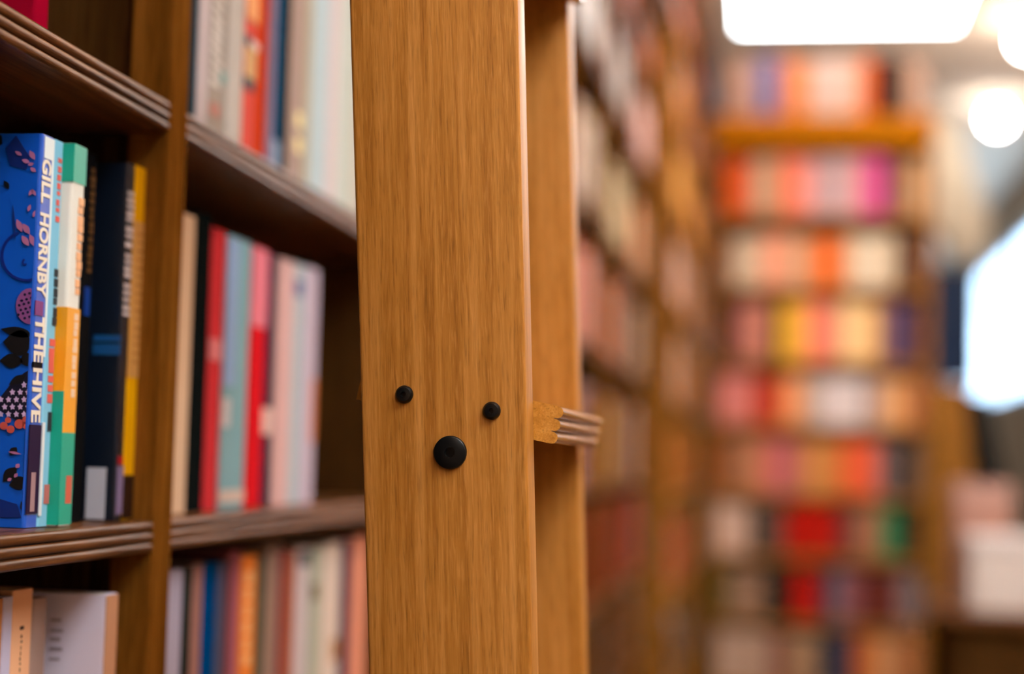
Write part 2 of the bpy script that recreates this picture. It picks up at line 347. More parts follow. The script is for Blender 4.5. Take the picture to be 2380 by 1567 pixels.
# --- near eye-level shelf, left bay
lat = 0.452
t, W, h = near_book('paperback_book', 'bright blue illustrated paperback with cream lettering down its spine', G1, 79, 108, 303, ZL, lat, (10, 72, 172), 1.25, d=0.14, coat=0.5, rough=0.3)
M_cream = mat('print_cream', col((240, 225, 205)), 0.5)
z = zrel(368, 92, lat, ZL)
for body, ya, yb in (('GILL', 366, 472), ('HORNBY', 494, 692), ('THE', 738, 846), ('HIVE', 858, 985)):
    me = text_mesh(body, 0.02)
    xs = [v.co.x for v in me.vertices]; yy = [v.co.y for v in me.vertices]; ln = max(xs)-min(xs); ht = max(yy)-min(yy); cyv = (max(yy)+min(yy))/2
    target = zrel(ya, 92, lat, ZL)-zrel(yb, 92, lat, ZL)
    for v in me.vertices: v.co.x = (v.co.x-min(xs))*target/ln; v.co.y = (v.co.y-cyv)*W*0.72/ht
    me.materials.append(M_cream)
    obj('lettering', me, t, (0.0003, W*0.43, zrel(ya, 92, lat, ZL)), SPINE_ROT)
# printed picture on the near cover: leaves, hive, curl (metres left of the spine, height from pixel rows)
CS = 1.0/(4000/1.04)
def cpt(px, py):
    p = onY(px, py, t.location.y); return (p.x-t.location.x, p.z-t.location.z)
def shape(name, polys, rgb, proud, k=1.0, joined=True):
    if not joined:
        for pl in polys: shape(name, [pl], rgb, proud, k)
        return
    b = MB()
    for pl in polys:
        q = [cpt(*p) for p in pl]; q = [(min(x, -0.0022), max(0.001, min(h-0.001, zz))) for x, zz in q]
        b.prism(q, lambda u, v, s: (u, s, v), -proud, -proud+0.0002)
    o = obj(name, b.mesh(name, mat('print_%02x%02x%02x' % rgb, col(rgb, k), 0.4)), t)
    if len(polys) > 1: o['kind'] = 'stuff'
    return o
def disc(cx, cy, rx, ry=None, n=20, a0=0.0, a1=6.2832):
    ry = ry or rx; return [(cx+rx*math.cos(a0+(a1-a0)*i/n), cy+ry*math.sin(a0+(a1-a0)*i/n)) for i in range(n if a1 > 6 else n+1)]
def leaf(x0, y0, x1, y1, wd, n=8):
    dx, dy = x1-x0, y1-y0; L = math.hypot(dx, dy); nx, ny = -dy/L, dx/L
    up = [(x0+dx*i/n+nx*wd*math.sin(math.pi*i/n), y0+dy*i/n+ny*wd*math.sin(math.pi*i/n)) for i in range(n)]
    dn = [(x0+dx*i/n-nx*wd*math.sin(math.pi*i/n), y0+dy*i/n-ny*wd*math.sin(math.pi*i/n)) for i in range(n, 0, -1)]
    return up+dn
def stroke(pts, wd):
    L = []; R = []
    for i, (x, y) in enumerate(pts):
        a, b = pts[max(0, i-1)], pts[min(len(pts)-1, i+1)]; dx, dy = b[0]-a[0], b[1]-a[1]; l = math.hypot(dx, dy) or 1
        L.append((x-dy/l*wd, y+dx/l*wd)); R.append((x+dy/l*wd, y-dx/l*wd))
    return [[L[i], L[i+1], R[i+1], R[i]] for i in range(len(pts)-1)]
shape('cover_leaf', [leaf(2, 765, 84, 780, 12), leaf(8, 795, 84, 800, 30), leaf(0, 838, 56, 840, 17), leaf(46, 842, 84, 830, 16), leaf(22, 894, 62, 872, 10), leaf(-20, 320, 6, 335, 18),
                     leaf(10, 420, 22, 440, 6), leaf(8, 1120, 40, 1086, 14), leaf(22, 1128, 70, 1118, 16), leaf(24, 1058, 40, 1040, 9), leaf(58, 1062, 82, 1040, 9), leaf(50, 1165, 62, 1195, 8)], (14, 13, 16), 0.0006, joined=False)
shape('cover_shadow', [[(14, 345), (38, 315), (70, 365), (62, 395), (24, 385)], [(0, 1160), (40, 1172), (50, 1203), (0, 1203)], leaf(30, 475, 36, 560, 3)], (8, 36, 110), 0.0004, joined=False)  # dark blue printed shapes
shape('cover_curl', stroke([(62+57*math.cos(a)*1.0-0, 595+57*1.0*math.sin(a)) for a in [(-1.9-i*0.22) for i in range(16)]], 3.2) + stroke([(60+a*2.0*math.cos(a), 612+a*2.0*math.sin(a)) for a in [0.5+i*0.5 for i in range(9)]], 2.2), (8, 32, 120), 0.0005)
shape('cover_bloom', [disc(72, 712, 34, 42)], (128, 72, 132), 0.0007)
shape('cover_dots', [disc(48+i*11+(j % 2)*5-j*1, 688+j*11-i*3, 3.2, n=8) for i in range(4) for j in range(6) if (48+i*11+(j % 2)*5-72)**2/30**2+(688+j*11-i*3-712)**2/38**2 < 1], (22, 20, 60), 0.0009)
shape('cover_hive', [[(0, 925), (30, 888), (58, 866), (84, 862), (84, 975), (40, 978), (0, 955)]], (18, 18, 40), 0.0005)
stars = []
for j in range(6):
    for i in range(6):
        cx, cy = 84-i*18+(j % 2)*9, 878+j*17
        if cx > 0 and cx < 80 and cy > 868+ (84-cx)*0.62 and cy < 974: stars.append([(cx+7*(1.0 if k % 2 == 0 else 0.55)*math.cos(k*math.pi/5-0.4), cy+8*(1.0 if k % 2 == 0 else 0.55)*math.sin(k*math.pi/5-0.4)) for k in range(10)])
shape('cover_stars', stars, (200, 170, 215), 0.0008)
shape('cover_roses', [disc(10, 990, 9), disc(26, 998, 9), disc(46, 986, 11), disc(62, 990, 8), disc(20, 977, 7), disc(62, 977, 9)], (190, 80, 72), 0.0009, joined=False)
shape('cover_blossom', [leaf(40, 510, 52, 540, 7), leaf(54, 520, 70, 545, 7), leaf(52, 548, 68, 572, 7), leaf(70, 545, 84, 575, 7), leaf(75, 440, 84, 455, 4), leaf(68, 455, 78, 440, 4), leaf(66, 492, 72, 476, 4), leaf(78, 505, 84, 490, 4),
                        leaf(36, 352, 52, 362, 4), leaf(52, 372, 70, 378, 5), leaf(70, 350, 82, 372, 6), leaf(72, 390, 84, 400, 5), leaf(66, 384, 80, 380, 4), leaf(38, 1088, 46, 1078, 5), leaf(34, 1110, 42, 1100, 4), leaf(18, 1118, 28, 1112, 4), leaf(20, 1050, 50, 1056, 3), leaf(60, 1200, 80, 1192, 4)], (170, 105, 150), 0.0008, joined=False)
shape('cover_plume', [[(84, 985), (76, 1005), (62, 1045), (66, 1085), (84, 1120)]], (40, 22, 52), 0.0005)
shape('cover_stripe', [q for k in range(6) for q in stroke([(66+k*1.5, 1030+k*15), (84, 1018+k*15)], 2.0)], (105, 50, 85), 0.0007)
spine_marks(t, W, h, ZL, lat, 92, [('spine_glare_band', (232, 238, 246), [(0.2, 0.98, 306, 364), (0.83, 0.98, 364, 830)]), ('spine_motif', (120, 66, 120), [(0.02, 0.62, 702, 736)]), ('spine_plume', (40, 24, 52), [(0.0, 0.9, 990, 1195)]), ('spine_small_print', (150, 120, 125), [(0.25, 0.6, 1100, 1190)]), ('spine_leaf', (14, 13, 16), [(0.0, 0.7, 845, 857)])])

t, W, h = near_book('paperback_book', 'slim pale blue paperback with red lettering next to the bright blue paperback', G1, 108, 131, 316, ZL, lat, (120, 178, 205), 1.25, d=0.13)
spine_marks(t, W, h, ZL, lat, 120, [('red_lettering', (225, 105, 95), letters(362, 520, 8, 0.42, 0.8)+letters(790, 940, 7, 0.35, 0.95, 0.9)), ('dark_lettering', (55, 58, 62), letters(625, 762, 6, 0.55, 0.95, 0.85)+[(0.55, 0.9, 960, 1005)]), ('red_emblem', (185, 110, 105), [(0.5, 0.95, 1128, 1172)]), ('white_edge', (225, 228, 230), [(0.0, 0.22, 985, 1199)])])

lat2 = 0.4452
t, W, h = near_book('paperback_book', 'paperback with green, white and orange blocks beside the pale blue one', G1, 155, 184, 326, ZL, lat2, (225, 222, 212), 1.1, d=0.13)
MG = mat('print_green', col((0, 140, 118), 1.2), 0.45); MO = mat('print_orange', col((255, 150, 0), 1.15), 0.45)
def zz(y): return zrel(y, 160, lat2, ZL)
decal('green_block', [(0.0, 1.0, zz(420), h-0.0002), (0.0, 1.0, 0.0008, zz(1008))], h, W, MG, t)
decal('orange_block', [(0.0, 1.0, zz(1008), zz(716))], h, W, MO, t)
decal('green_block', [(-0.0003, 0.05, zz(420), h-0.0002), (-0.0003, 0.05, 0.0008, zz(912))], h, W, MG, t, 'cover')
decal('orange_block', [(-0.0003, 0.05, zz(912), zz(716))], h, W, MO, t, 'cover')
decal('orange_lettering', [(a0, a1, zz(yb), zz(yt)) for a0, a1, yt, yb in letters(452, 690, 11, 0.5, 0.95, 0.8)], h, W, mat('print_peach', col((245, 175, 120)), 0.5), t, proud=0.0006)
decal('white_lettering', [(a0, a1, zz(yb), zz(yt)) for a0, a1, yt, yb in letters(728, 925, 10, 0.5, 0.9, 0.85)], h, W, mat('print_peach2', col((250, 205, 170)), 0.5), t, proud=0.0006)
decal('red_emblem', [(0.45, 0.9, zz(1172), zz(1108))], h, W, mat('print_red', col((200, 85, 60)), 0.5), t, proud=0.0006)

t, W, h = near_book('hardback_book', 'black book with faint gold lettering between the green and navy books', G1, 185, 211, 345, ZL, 0.462, (20, 20, 22), 0.9, hard=True)
spine_marks(t, W, h, ZL, 0.462, 198, [('gold_lettering', (92, 62, 30), letters(385, 640, 14, 0.45, 0.85, 0.7)), ('blue_emblem', (10, 50, 130), [(0.3, 0.8, 668, 735)])])
lat3 = 0.447
t, W, h = near_book('paperback_book', 'dark navy paperback with a white sticker low on its cover', G1, 283, 301, 372, ZL, lat3, (10, 20, 36), 0.9, coat=0.4, rough=0.3)
decal('white_sticker', [(0.0065, 0.0205, 0.001, zrel(1090, 250, lat3, ZL))], h, W, mat('sticker_white', col((190, 192, 208)), 0.5), t, 'cover')
decal('blue_band', [(0.0, 0.02, zrel(822, 250, lat3, ZL), zrel(796, 250, lat3, ZL)), (0.0, 0.02, zrel(790, 250, lat3, ZL), zrel(775, 250, lat3, ZL))], h, W, mat('print_blueband', col((16, 72, 130)), 0.3), t, 'cover')  # blue reflection on the navy cover, put in as colour
spine_marks(t, W, h, ZL, lat3, 290, [('white_lettering', (205, 190, 190), letters(442, 520, 5, 0.05, 0.95)+letters(525, 580, 3, 0.05, 0.95)+letters(590, 650, 4, 0.05, 0.95)+letters(660, 745, 5, 0.05, 0.95)), ('lilac_block', (120, 105, 140), [(0.2, 0.95, 1085, 1196)]), ('red_spot', (150, 30, 35), [(0.2, 0.8, 1062, 1082)])])
t, W, h = near_book('paperback_book', 'yellow spined paperback standing against the dark upright', G1, 301, 333, 378, ZL, lat3, (235, 165, 10), 1.15)
spine_marks(t, W, h, ZL, lat3, 316, [('tan_panel', (215, 160, 90), [(0.0, 1.0, 515, 880)]), ('brown_foot', (50, 30, 20), [(0.0, 1.0, 1106, 1215)]), ('brown_lettering', (185, 130, 65), letters(540, 860, 16, 0.3, 0.7, 0.4))])

# --- crimson book on the shelf above
near_book('hardback_book', 'crimson book on the upper shelf at the top left', None, 48, 82, -250, ZU, 0.468, (150, 8, 40), 0.75, hard=True)

# --- shelf below, left bay
latb = 0.475
t, W, h = near_book('paperback_book', 'tan spined paperback at the bottom left edge of the photo', G2, -30, 6, 1400, ZB, latb, (165, 110, 70), 1.5, ymid=1480)
near_book('paperback_book', 'lilac grey paperback left of the tan one with dark letters', G2, 6, 28, 1392, ZB, latb, (165, 158, 180), 1.5, ymid=1480)
t, W, h = near_book('paperback_book', 'tan paperback with small dark letters down the spine on the lower shelf', G2, 28, 74, 1376, ZB, latb, (200, 150, 115), 1.5, ymid=1480)
spine_marks(t, W, h, ZB, latb, 48, [('dark_lettering', (60, 45, 40), [(0.38, 0.55, 1458, 1466)]+letters(1478, 1567, 7, 0.4, 0.53))])
near_book('paperback_book', 'grey brown paperback behind the lilac white covered book', G2, 74, 108, 1396, ZB, latb, (140, 118, 112), 1.4, ymid=1480)
latw = 0.443
t, W, h = near_book('paperback_book', 'lilac white covered book with tan spine on the lower shelf', G2, 243, 270, 1386, ZB, latw, (196, 188, 206), 1.35, ymid=1480)
decal('tan_spine', [(0.0, 1.0, 0.0005, h-0.0005)], h, W, mat('print_tan', col((190, 135, 100)), 0.5), t)
decal('cover_print', [(0.0310-0.0016*(i*i % 4), 0.0385, zrel(y1, 200, latw, ZB), zrel(y0, 200, latw, ZB)) for i, (y0, y1) in enumerate(((1455, 1462), (1480, 1487), (1500, 1508), (1523, 1531), (1548, 1554)))], h, W, mat('print_mauve', col((158, 145, 160)), 0.6), t, 'cover')

# --- bay beside the ladder: upper shelf
def row(name, group, lv, lat0, ymid, spec, k=1.0):
    for i, s in enumerate(spec):
        px0, px1, yt, rgb, label = s[:5]; dl = random.uniform(-0.0015, 0.0015)
        t, W, h = near_book(name, label, group, px0, px1, yt, lv, lat0+dl, rgb, k, ymid=ymid, nom=lat0)
        for nm, c2, rs in (s[6] if len(s) > 6 else []):
            spine_marks(t, W, h, lv, lat0+dl, (px0+px1)/2, [(nm, c2, rs)])
KB = 0.92
row('book', G3, ZU, 0.452, 200, [
 (433, 455, -480, (16, 48, 62), 'dark teal book against the upright on the upper shelf'),
 (455, 481, -470, (196, 182, 184), 'lilac white book on the upper shelf beside the dark teal one'),
 (481, 526, -440, (160, 148, 138), 'grey book with patterned pale lettering on the upper shelf', 0, [('pale_lettering', (205, 196, 188), letters(-60, 215, 11, 0.2, 0.75, 0.6)), ('teal_spot', (110, 150, 145), [(0.7, 0.98, 158, 186)]), ('rust_spot', (165, 105, 90), [(0.2, 0.7, 245, 275)])]),
 (526, 562, -430, (206, 200, 194), 'plain off-white book on the upper shelf left of the red ones'),
 (564, 597, -410, (225, 95, 85), 'coral red book with a dark and gold label on the upper shelf', 0, [('gold_label', (205, 160, 95), [(0.1, 0.9, 100, 185)]), ('dark_label', (40, 38, 48), [(0.05, 0.45, 86, 112), (0.05, 0.8, 184, 212)]), ('amber_top', (250, 160, 80), [(0.1, 0.95, -120, 45)]), ('white_lettering', (225, 205, 200), [(0.45, 1.0, 90, 108)])]),
 (597, 618, -400, (200, 62, 5), 'deep orange book on the upper shelf'),
 (618, 636, -390, (135, 118, 145), 'slim mauve book right of the deep orange one'),
 (636, 654, -385, (25, 85, 125), 'mid blue book on the upper shelf', 0, [('pale_foot', (120, 150, 185), [(0.0, 1.0, 330, 420)])]),
 (654, 669, -370, (24, 24, 26), 'black book on the upper shelf'),
 (669, 706, -360, (175, 156, 150), 'grey beige book with two gold discs on the upper shelf', 0, [('gold_disc', (245, 225, 165), [(0.55, 0.98, 258, 292), (0.55, 0.98, 318, 352)])]),
 (706, 721, -350, (186, 182, 165), 'slim sage beige book on the upper shelf'),
 (721, 761, -340, (190, 212, 222), 'pale blue book on the upper shelf'),
 (761, 790, -330, (218, 206, 210), 'pinkish white book on the upper shelf'),
 (790, 822, -320, (200, 212, 206), 'pale mint book on the upper shelf at the ladder edge'),
 (822, 850, -310, (205, 200, 190), 'cream book on the upper shelf half hidden by the ladder'),
], KB)
row('book', G4, ZL, 0.462, 850, [
 (403, 441, 486, (215, 180, 150), 'cream book against the upright on the eye-level shelf', -0.004),
 (441, 484, 484, (16, 20, 20), 'thick black book on the eye-level shelf', -0.002),
 (485, 520, 524, (200, 55, 62), 'red book with pink top next to the thick black one', 0, [('pink_label', (215, 120, 125), [(0.1, 0.95, 790, 840)])]),
 (520, 577, 540, (135, 178, 192), 'light blue book with white foot between the two red ones', 0, [('white_sticker', (205, 200, 205), [(0.0, 0.3, 930, 995)]), ('white_foot', (210, 190, 180), [(0.0, 1.0, 1140, 1168)]), ('blue_panel', (140, 170, 215), [(0.0, 0.45, 560, 900)])]),
 (578, 615, 566, (215, 30, 40), 'bright red book on the eye-level shelf beside the navy one', 0, [('pink_top', (225, 120, 140), [(0.0, 1.0, 572, 760)])]),
 (615, 639, 586, (44, 38, 62), 'dark navy book with white label on the eye-level shelf', 0, [('white_label', (225, 195, 190), [(0.0, 1.0, 950, 1012)])]),
 (639, 676, 596, (220, 180, 180), 'pale pink book on the eye-level shelf'),
 (676, 706, 606, (180, 195, 205), 'pale blue grey book on the eye-level shelf', 0, [('blue_panel', (90, 110, 150), [(0.0, 0.8, 650, 690)])]),
 (706, 734, 616, (200, 185, 205), 'lilac book ending the row on the eye-level shelf', 0, [('orange_edge', (205, 120, 70), [(0.7, 1.0, 880, 1030)])]),
], KB)
row('book', G5, ZB, 0.458, 1450, [
 (384, 420, 1330, (172, 164, 186), 'lilac white book against the upright on the lower shelf'),
 (421, 441, 1322, (38, 42, 38), 'slim dark green book on the lower shelf'),
 (441, 468, 1316, (150, 108, 100), 'dusty tan book on the lower shelf'),
 (469, 502, 1314, (0, 62, 120), 'strong blue book on the lower shelf'),
 (502, 518, 1310, (80, 84, 112), 'slate blue slim book on the lower shelf'),
 (518, 532, 1300, (85, 48, 42), 'dark brown slim book on the lower shelf'),
 (532, 556, 1284, (150, 85, 100), 'mauve pink book left of the orange one on the lower shelf'),
 (556, 592, 1296, (232, 132, 58), 'orange book on the lower shelf', 0, [('pale_lettering', (245, 180, 120), letters(1330, 1560, 6, 0.25, 0.7, 0.7))]),
 (592, 612, 1300, (72, 78, 62), 'dark olive book right of the orange one'),
 (612, 642, 1268, (142, 116, 105), 'tall taupe book on the lower shelf'),
 (642, 657, 1280, (120, 50, 58), 'maroon slim book on the lower shelf'),
 (657, 682, 1285, (150, 88, 66), 'rust brown book on the lower shelf'),
 (682, 717, 1278, (195, 182, 186), 'lilac white thick book on the lower shelf', 0, [('slate_top', (70, 74, 84), [(0.3, 1.0, 1284, 1318)])]),
 (717, 746, 1280, (165, 168, 152), 'sage grey book on the lower shelf', 0, [('olive_emblem', (100, 92, 62), [(0.1, 0.7, 1360, 1395)])]),
 (746, 787, 1270, (215, 195, 182), 'cream white book left of the purple one', 0, [('ochre_emblem', (160, 110, 50), [(0.6, 1.0, 1490, 1540)])]),
 (787, 815, 1262, (66, 36, 66), 'dark purple book on the lower shelf'),
 (815, 850, 1250, (225, 148, 120), 'salmon pink book at the ladder edge on the lower shelf'),
], KB)

# --- far bookcase, straight on: rows of (right edge px, colour, colour word)
def simple_book(w, d, h, m):
    """spine at y = 0, pages behind; one small mesh with cover and page block"""
    t = 0.003; b = MB()
    b.box((0, 0, 0), (w, 0.004, h)); b.box((0, 0.004, 0), (t, d, h)); b.box((w-t, 0.004, 0), (w, d, h))
    b.box((t, 0.004, 0.003), (w-t, d-0.004, h-0.003), 1)
    return b.mesh('book', [m, M_pages])
ORD = ['first', 'second', 'third', 'fourth', 'fifth', 'sixth', 'seventh', 'eighth', 'ninth', 'tenth', 'eleventh', 'twelfth', 'thirteenth', 'fourteenth', 'fifteenth', 'sixteenth', 'seventeenth', 'eighteenth', 'nineteenth', 'twentieth']
ROWN = ['row standing on top of', 'top shelf of', 'second shelf of', 'third shelf of', 'fourth shelf of', 'fifth shelf of', 'sixth shelf of', 'seventh shelf of', 'eighth shelf of']
FAR = [
 (1694, 135, [(1735,(200,160,140),'beige pink'),(1765,(205,190,200),'lilac white'),(1802,(80,88,170),'blue'),(1822,(200,180,195),'pale lilac'),(1850,(250,150,100),'salmon orange'),(1880,(248,160,80),'orange'),(1920,(238,216,212),'white'),(1960,(238,222,218),'off-white'),(2000,(240,210,200),'pinkish white'),(2022,(245,140,70),'bright orange'),(2038,(190,60,40),'red'),(2078,(30,28,28),'black'),(2110,(95,75,66),'dark brown'),(2150,(188,160,145),'taupe'),(2185,(180,150,130),'beige')]),
 (1684, 365, [(1715,(195,66,5),'burnt orange'),(1748,(218,108,62),'salmon'),(1775,(185,165,145),'taupe'),(1802,(190,168,140),'beige'),(1817,(215,140,95),'tan'),(1850,(248,130,100),'coral'),(1885,(242,150,140),'coral pink'),(1911,(208,172,175),'pinkish grey'),(1940,(180,150,162),'mauve'),(1960,(182,178,180),'grey'),(1995,(208,166,172),'dusty pink'),(2020,(208,95,130),'rose'),(2060,(186,78,150),'magenta'),(2086,(130,70,50),'red brown'),(2110,(84,76,70),'dark grey'),(2150,(190,150,110),'light tan')]),
 (1684, 545, [(1702,(110,66,40),'brown'),(1736,(208,188,165),'cream'),(1772,(200,182,155),'pale cream'),(1805,(238,160,132),'salmon'),(1836,(240,165,132),'peach'),(1870,(190,162,130),'taupe'),(1896,(222,146,105),'tan'),(1922,(232,110,25),'orange'),(1950,(215,92,15),'deep orange'),(1976,(206,146,104),'light tan'),(2010,(212,196,168),'ivory'),(2048,(220,205,182),'off-white'),(2080,(205,185,155),'sand'),(2130,(78,58,48),'dark brown'),(2160,(100,60,40),'chestnut')]),
 (1676, 700, [(1692,(85,35,30),'maroon'),(1716,(60,35,30),'dark brown'),(1752,(188,120,108),'dusty rose'),(1790,(182,118,100),'rose brown'),(1811,(62,40,26),'very dark brown'),(1840,(210,170,25),'mustard yellow'),(1880,(242,172,82),'gold'),(1920,(242,126,110),'coral'),(1950,(206,122,102),'rose'),(1995,(238,200,145),'peach cream'),(2040,(235,190,130),'pale peach'),(2061,(135,85,60),'tan brown'),(2112,(78,66,95),'dark blue violet'),(2150,(72,40,46),'dark maroon')]),
 (1672, 875, [(1710,(206,120,116),'dusty pink'),(1752,(200,122,112),'rose pink'),(1785,(176,50,30),'red'),(1816,(160,44,24),'deep red'),(1866,(242,156,102),'orange peach'),(1900,(168,148,128),'taupe grey'),(1955,(212,196,194),'white'),(2005,(218,204,200),'off-white'),(2026,(130,115,120),'mauve grey'),(2060,(190,156,134),'beige'),(2110,(208,150,95),'tan orange'),(2150,(150,90,60),'brown')]),
 (1668, 1022, [(1702,(142,76,42),'rust'),(1742,(142,106,78),'taupe'),(1782,(192,116,86),'tan rose'),(1812,(186,100,100),'rose'),(1842,(180,96,104),'raspberry'),(1872,(172,106,84),'rose brown'),(1912,(200,134,74),'golden tan'),(1952,(188,124,66),'ochre'),(2002,(218,92,50),'orange red'),(2042,(212,92,66),'salmon red'),(2076,(112,97,98),'grey'),(2106,(30,28,26),'black'),(2150,(92,74,64),'grey brown')]),
 (1664, 1175, [(1700,(212,178,160),'pinkish white'),(1738,(206,170,150),'pale beige'),(1765,(84,70,60),'grey brown'),(1792,(76,64,58),'dark grey'),(1822,(92,66,56),'brown'),(1866,(160,26,16),'deep red'),(1910,(172,24,14),'bright red'),(1952,(158,28,18),'crimson'),(1986,(88,52,52),'maroon'),(2046,(152,102,76),'tan'),(2092,(36,112,76),'green'),(2150,(56,40,24),'dark brown')]),
 (1662, 1325, [(1692,(84,74,26),'olive'),(1738,(140,110,90),'taupe'),(1782,(132,102,82),'grey tan'),(1842,(38,30,24),'black brown'),(1874,(176,20,10),'red'),(1906,(160,20,12),'deep red'),(1936,(56,52,60),'slate'),(1966,(114,94,110),'mauve grey'),(2012,(128,72,72),'dusty rose'),(2041,(66,26,22),'dark maroon'),(2082,(104,42,32),'rust red'),(2120,(112,98,98),'grey'),(2150,(108,96,100),'cool grey')]),
 (1662, 1470, [(1725,(186,154,134),'beige'),(1790,(178,146,126),'pale taupe'),(1832,(120,72,60),'rose brown'),(1866,(165,130,100),'tan'),(1902,(156,122,92),'light brown'),(1952,(46,52,62),'slate'),(1986,(74,58,78),'dark mauve'),(2032,(184,96,30),'orange brown'),(2072,(205,150,104),'golden tan'),(2150,(160,104,66),'brown')]),
]
KF = 0.95
for r, (px0, ytop, items) in enumerate(FAR):
    base = (onY(1900, 275, FY).z if r == 0 else F_LV[r-1]); yb = (275 if r == 0 else (497, 665, 838, 988, 1148, 1292, 1443, 1600)[r-1])
    xa = max(onY(px0, yb-60, FY).x, fx0+0.034); cnt = {}
    for i, (pxr, rgb, cw) in enumerate(items):
        xb = onY(pxr, yb-60, FY).x
        xb = min(xb, fx1-0.036)
        if xb-xa < 0.008: break
        hh = (onY(1900, ytop, FY).z-base)*random.uniform(0.93, 1.02)
        cap = (base+0.5 if r == 0 else ([ftop]+F_LV)[r-1]-0.03)-base-0.012
        o = obj('book', simple_book(xb-xa-0.001, random.uniform(0.14, 0.2), min(hh, cap), mat('cover_%02x%02x%02x' % rgb, col(rgb, KF), 0.5, spec=0.02)), None, (xa, FY+0.006+random.uniform(0, 0.012), base+0.0005))
        tag(o, '%s book, %s from the left, %s the far bookcase' % (cw, ORD[i], ROWN[r]), 'book', 'books of the far bookcase')
        xa = xb

# --- wall shelves beyond the ladder: the nearest bay book by book, the rest as one mass
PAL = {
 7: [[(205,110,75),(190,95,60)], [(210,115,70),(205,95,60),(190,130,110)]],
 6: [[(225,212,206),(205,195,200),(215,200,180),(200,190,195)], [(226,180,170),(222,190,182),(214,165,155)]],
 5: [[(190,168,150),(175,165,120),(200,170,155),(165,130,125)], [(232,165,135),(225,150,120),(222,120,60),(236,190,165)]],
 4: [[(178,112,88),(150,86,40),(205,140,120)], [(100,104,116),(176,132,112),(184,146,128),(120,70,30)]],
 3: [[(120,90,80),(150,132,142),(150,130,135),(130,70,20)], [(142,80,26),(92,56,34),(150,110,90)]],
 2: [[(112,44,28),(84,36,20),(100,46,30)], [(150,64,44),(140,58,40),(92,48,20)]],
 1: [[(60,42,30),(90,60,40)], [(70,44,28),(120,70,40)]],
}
CW = {0: 'first', 1: 'second'}
SHN = {1: 'lowest', 2: 'second lowest', 3: 'third lowest', 4: 'middle', 5: 'third highest', 6: 'second highest', 7: 'highest'}
def word(c):
    r, g, b = c; mx = max(c); mn = min(c)
    lum = 0.3*r+0.59*g+0.11*b
    base = 'grey' if mx-mn < 22 else ('lilac grey' if b > g else ('red brown' if r > 1.9*g else ('orange' if r > 1.5*g and b < 0.7*g else ('tan' if lum > 110 else 'brown'))))
    return ('pale ' if lum > 160 else 'dark ' if lum < 62 else '')+base
KW = 1.1
ODD = [(84,92,112),(216,206,196),(128,48,44),(176,140,70),(84,100,92),(60,48,44),(190,176,190)]
mass = MB(); mass_cols = []; mass_mats = []
def mass_book(p, q, rgb):
    key = tuple(rgb)
    if key not in mass_cols: mass_cols.append(key); mass_mats.append(mat('cover_%02x%02x%02x' % key, col(key, KW), 0.5, spec=0.02))
    mass.box(p, q, mass_cols.index(key)+1)
    mass.box((p[0]+0.002, p[1]+0.003, q[2]-0.004), (q[0]-0.004, q[1]-0.003, q[2]+0.0005), 0)
for bay in range(3, 8):
    a, b = W_ST[bay]+0.037, W_ST[bay+1]
    for lv in range(1, 8):
        zl = (LV if bay < 4 else LV2)[lv]; ceil_ = ((LV if bay < 4 else LV2)+[EYE+1.5])[lv+1]-0.03
        pal = PAL[lv][0 if bay < 7 else 1]; y = a+0.003; i = 0; n = 0
        rr = random.Random(bay*31+lv)
        while True:
            w_ = rr.uniform(0.026, 0.05) if bay == 6 else rr.uniform(0.024, 0.055)
            if y+w_ > b-0.002: break
            rgb = pal[(n//2+rr.randint(0, 1)) % len(pal)] if rr.random() > 0.18 else rr.choice(ODD); n += 1
            hh = min(rr.uniform(0.21, 0.25), ceil_-zl-0.01)
            if lv in (1, 3, 5) and n == 9: y += w_; continue
            xs = -LAT-0.012-rr.uniform(0, 0.014)
            if bay == 6:
                o = obj('book', simple_book(w_-0.001, 0.14, hh, mat('cover_%02x%02x%02x' % rgb, col(rgb, KW), 0.5, spec=0.02)), None, (xs, y, zl+0.0005), (0, 0, math.pi/2))
                tag(o, '%s book, %s along, %s wall shelf just past the ladder' % (word(rgb), ORD[i], SHN[lv]), 'book', 'books on the wall shelves past the ladder'); i += 1
            else: mass_book((xs-0.14, y, zl+0.0005), (xs, y+w_-0.001, zl+hh), rgb)
            y += w_
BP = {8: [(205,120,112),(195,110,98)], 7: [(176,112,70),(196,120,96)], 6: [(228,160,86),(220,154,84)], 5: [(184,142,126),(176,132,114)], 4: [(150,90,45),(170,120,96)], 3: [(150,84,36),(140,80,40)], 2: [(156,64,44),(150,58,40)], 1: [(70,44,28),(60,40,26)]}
for k in range(4):
    a, b = B_ST[k]+0.037, B_ST[k+1]
    for lv in range(1, 9):
        zl = B_LV[lv]; cl = (B_LV+[B_TOP])[lv+1]-0.03; y = a+0.003; rr = random.Random(k*17+lv); n = 0
        while True:
            w_ = rr.uniform(0.025, 0.06)
            if y+w_ > b-0.002: break
            rgb = BP[lv][(n//4) % len(BP[lv])] if rr.random() > 0.18 else rr.choice(ODD); n += 1
            xs = -B_LAT-0.012-rr.uniform(0, 0.014); hh = min(rr.uniform(0.2, 0.25), cl-zl-0.01)
            mass_book((xs-0.14, y, zl+0.0005), (xs, y+w_-0.001, zl+hh), rgb); y += w_
mo = obj('shelved_books', mass.mesh('shelved_books', [M_pages]+mass_mats)); mo['kind'] = 'stuff'
tag(mo, 'mass of blurred books filling the wall shelves down the aisle', 'books')

